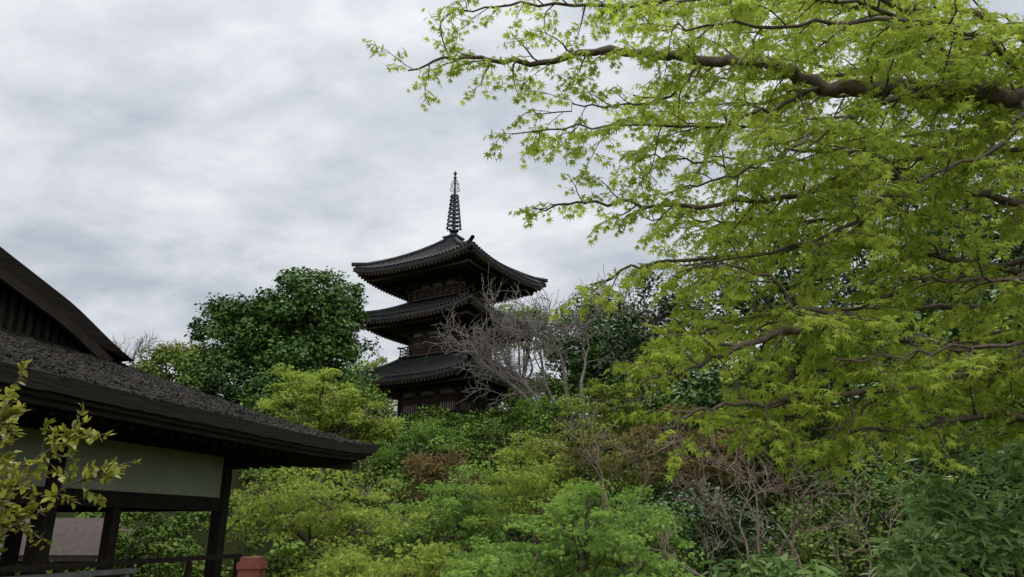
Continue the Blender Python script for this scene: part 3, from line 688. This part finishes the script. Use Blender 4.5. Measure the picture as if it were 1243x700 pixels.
# ------------------------------------------------------------------ world, sun, camera
SUN_EL, SUN_AZ = math.radians(58), math.radians(15)
wd = bpy.data.worlds.new('World'); sc.world = wd; wd.use_nodes = True
nt = wd.node_tree; nt.nodes.clear(); N_ = nt.nodes.new; Lk = nt.links.new
out = N_('ShaderNodeOutputWorld'); bg = N_('ShaderNodeBackground'); bg.inputs['Strength'].default_value = .1
sky = N_('ShaderNodeTexSky'); sky.sky_type = 'NISHITA'; sky.sun_disc = False
sky.sun_elevation = SUN_EL; sky.sun_rotation = SUN_AZ
tc = N_('ShaderNodeTexCoord'); sp = N_('ShaderNodeSeparateXYZ'); Lk(tc.outputs['Generated'], sp.inputs[0])
def mth(op, a, b=None, c=None):
    m = N_('ShaderNodeMath'); m.operation = op
    for i, v in enumerate((a, b, c)):
        if v is None: continue
        if isinstance(v, (int, float)): m.inputs[i].default_value = v
        else: Lk(v, m.inputs[i])
    return m.outputs[0]
zp = mth('MAXIMUM', sp.outputs['Z'], 0.); zd = mth('ADD', zp, .22)
cb = N_('ShaderNodeCombineXYZ'); Lk(mth('DIVIDE', sp.outputs['X'], zd), cb.inputs[0]); Lk(mth('DIVIDE', sp.outputs['Y'], zd), cb.inputs[1])
mp = N_('ShaderNodeMapping'); mp.inputs['Rotation'].default_value = (0, 0, math.radians(35)); mp.inputs['Scale'].default_value = (1.2, 1.5, 1); mp.inputs['Location'].default_value = (3.1, 1.7, 0)
Lk(cb.outputs[0], mp.inputs[0])
n1 = N_('ShaderNodeTexNoise'); n1.inputs['Scale'].default_value = 2.1; n1.inputs['Detail'].default_value = 8; n1.inputs['Roughness'].default_value = .55; n1.inputs['Distortion'].default_value = .35
n2 = N_('ShaderNodeTexNoise'); n2.inputs['Scale'].default_value = .9; n2.inputs['Detail'].default_value = 3
n3 = N_('ShaderNodeTexNoise'); n3.inputs['Scale'].default_value = 7; n3.inputs['Detail'].default_value = 6; n3.inputs['Roughness'].default_value = .6
for n_ in (n1, n2, n3): Lk(mp.outputs[0], n_.inputs['Vector'])
mixn = mth('ADD', mth('MULTIPLY', n1.outputs['Fac'], .60), mth('ADD', mth('MULTIPLY', n2.outputs['Fac'], .22), mth('MULTIPLY', n3.outputs['Fac'], .18)))
rp_ = N_('ShaderNodeValToRGB'); Lk(mixn, rp_.inputs[0])
e = rp_.color_ramp.elements; e[0].position = .39; e[0].color = (.43, .47, .525, 1); e[1].position = .61; e[1].color = (.75, .765, .79, 1)
x_ = e.new(.50); x_.color = (.59, .615, .65, 1)
mul = N_('ShaderNodeVectorMath'); mul.operation = 'SCALE'; Lk(rp_.outputs[0], mul.inputs[0])
# overcast luminance, plus light added overhead and behind the camera to brighten the foliage
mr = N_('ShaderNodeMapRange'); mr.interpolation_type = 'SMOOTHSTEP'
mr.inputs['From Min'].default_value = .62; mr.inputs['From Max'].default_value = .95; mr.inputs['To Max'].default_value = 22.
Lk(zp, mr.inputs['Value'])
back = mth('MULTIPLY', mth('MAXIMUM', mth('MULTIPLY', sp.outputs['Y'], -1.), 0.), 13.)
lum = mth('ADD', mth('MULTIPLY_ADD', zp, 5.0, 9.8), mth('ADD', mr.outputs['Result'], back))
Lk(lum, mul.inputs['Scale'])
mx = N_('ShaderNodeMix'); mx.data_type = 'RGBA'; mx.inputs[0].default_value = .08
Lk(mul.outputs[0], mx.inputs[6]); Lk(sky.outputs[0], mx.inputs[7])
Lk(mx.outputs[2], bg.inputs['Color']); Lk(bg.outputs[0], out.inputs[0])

sl = bpy.data.lights.new('sun', 'SUN'); sl.energy = 1.5; sl.angle = math.radians(20); sl.color = (1, .96, .9)
so = bpy.data.objects.new('sun', sl); sc.collection.objects.link(so)
from mathutils import Vector
dv = Vector((math.sin(SUN_AZ)*math.cos(SUN_EL), math.cos(SUN_AZ)*math.cos(SUN_EL), math.sin(SUN_EL)))
so.rotation_euler = dv.to_track_quat('Z', 'Y').to_euler(); so.location = (0, 0, 40)

cd = bpy.data.cameras.new('camera'); cam = bpy.data.objects.new('camera', cd); sc.collection.objects.link(cam)
cam.location = (0, 0, 1.6); cam.rotation_euler = (math.radians(108), 0, 0)
cd.lens = 26; cd.sensor_width = 36; cd.sensor_fit = 'HORIZONTAL'; cd.clip_end = 5000; cd.clip_start = .05
sc.camera = cam
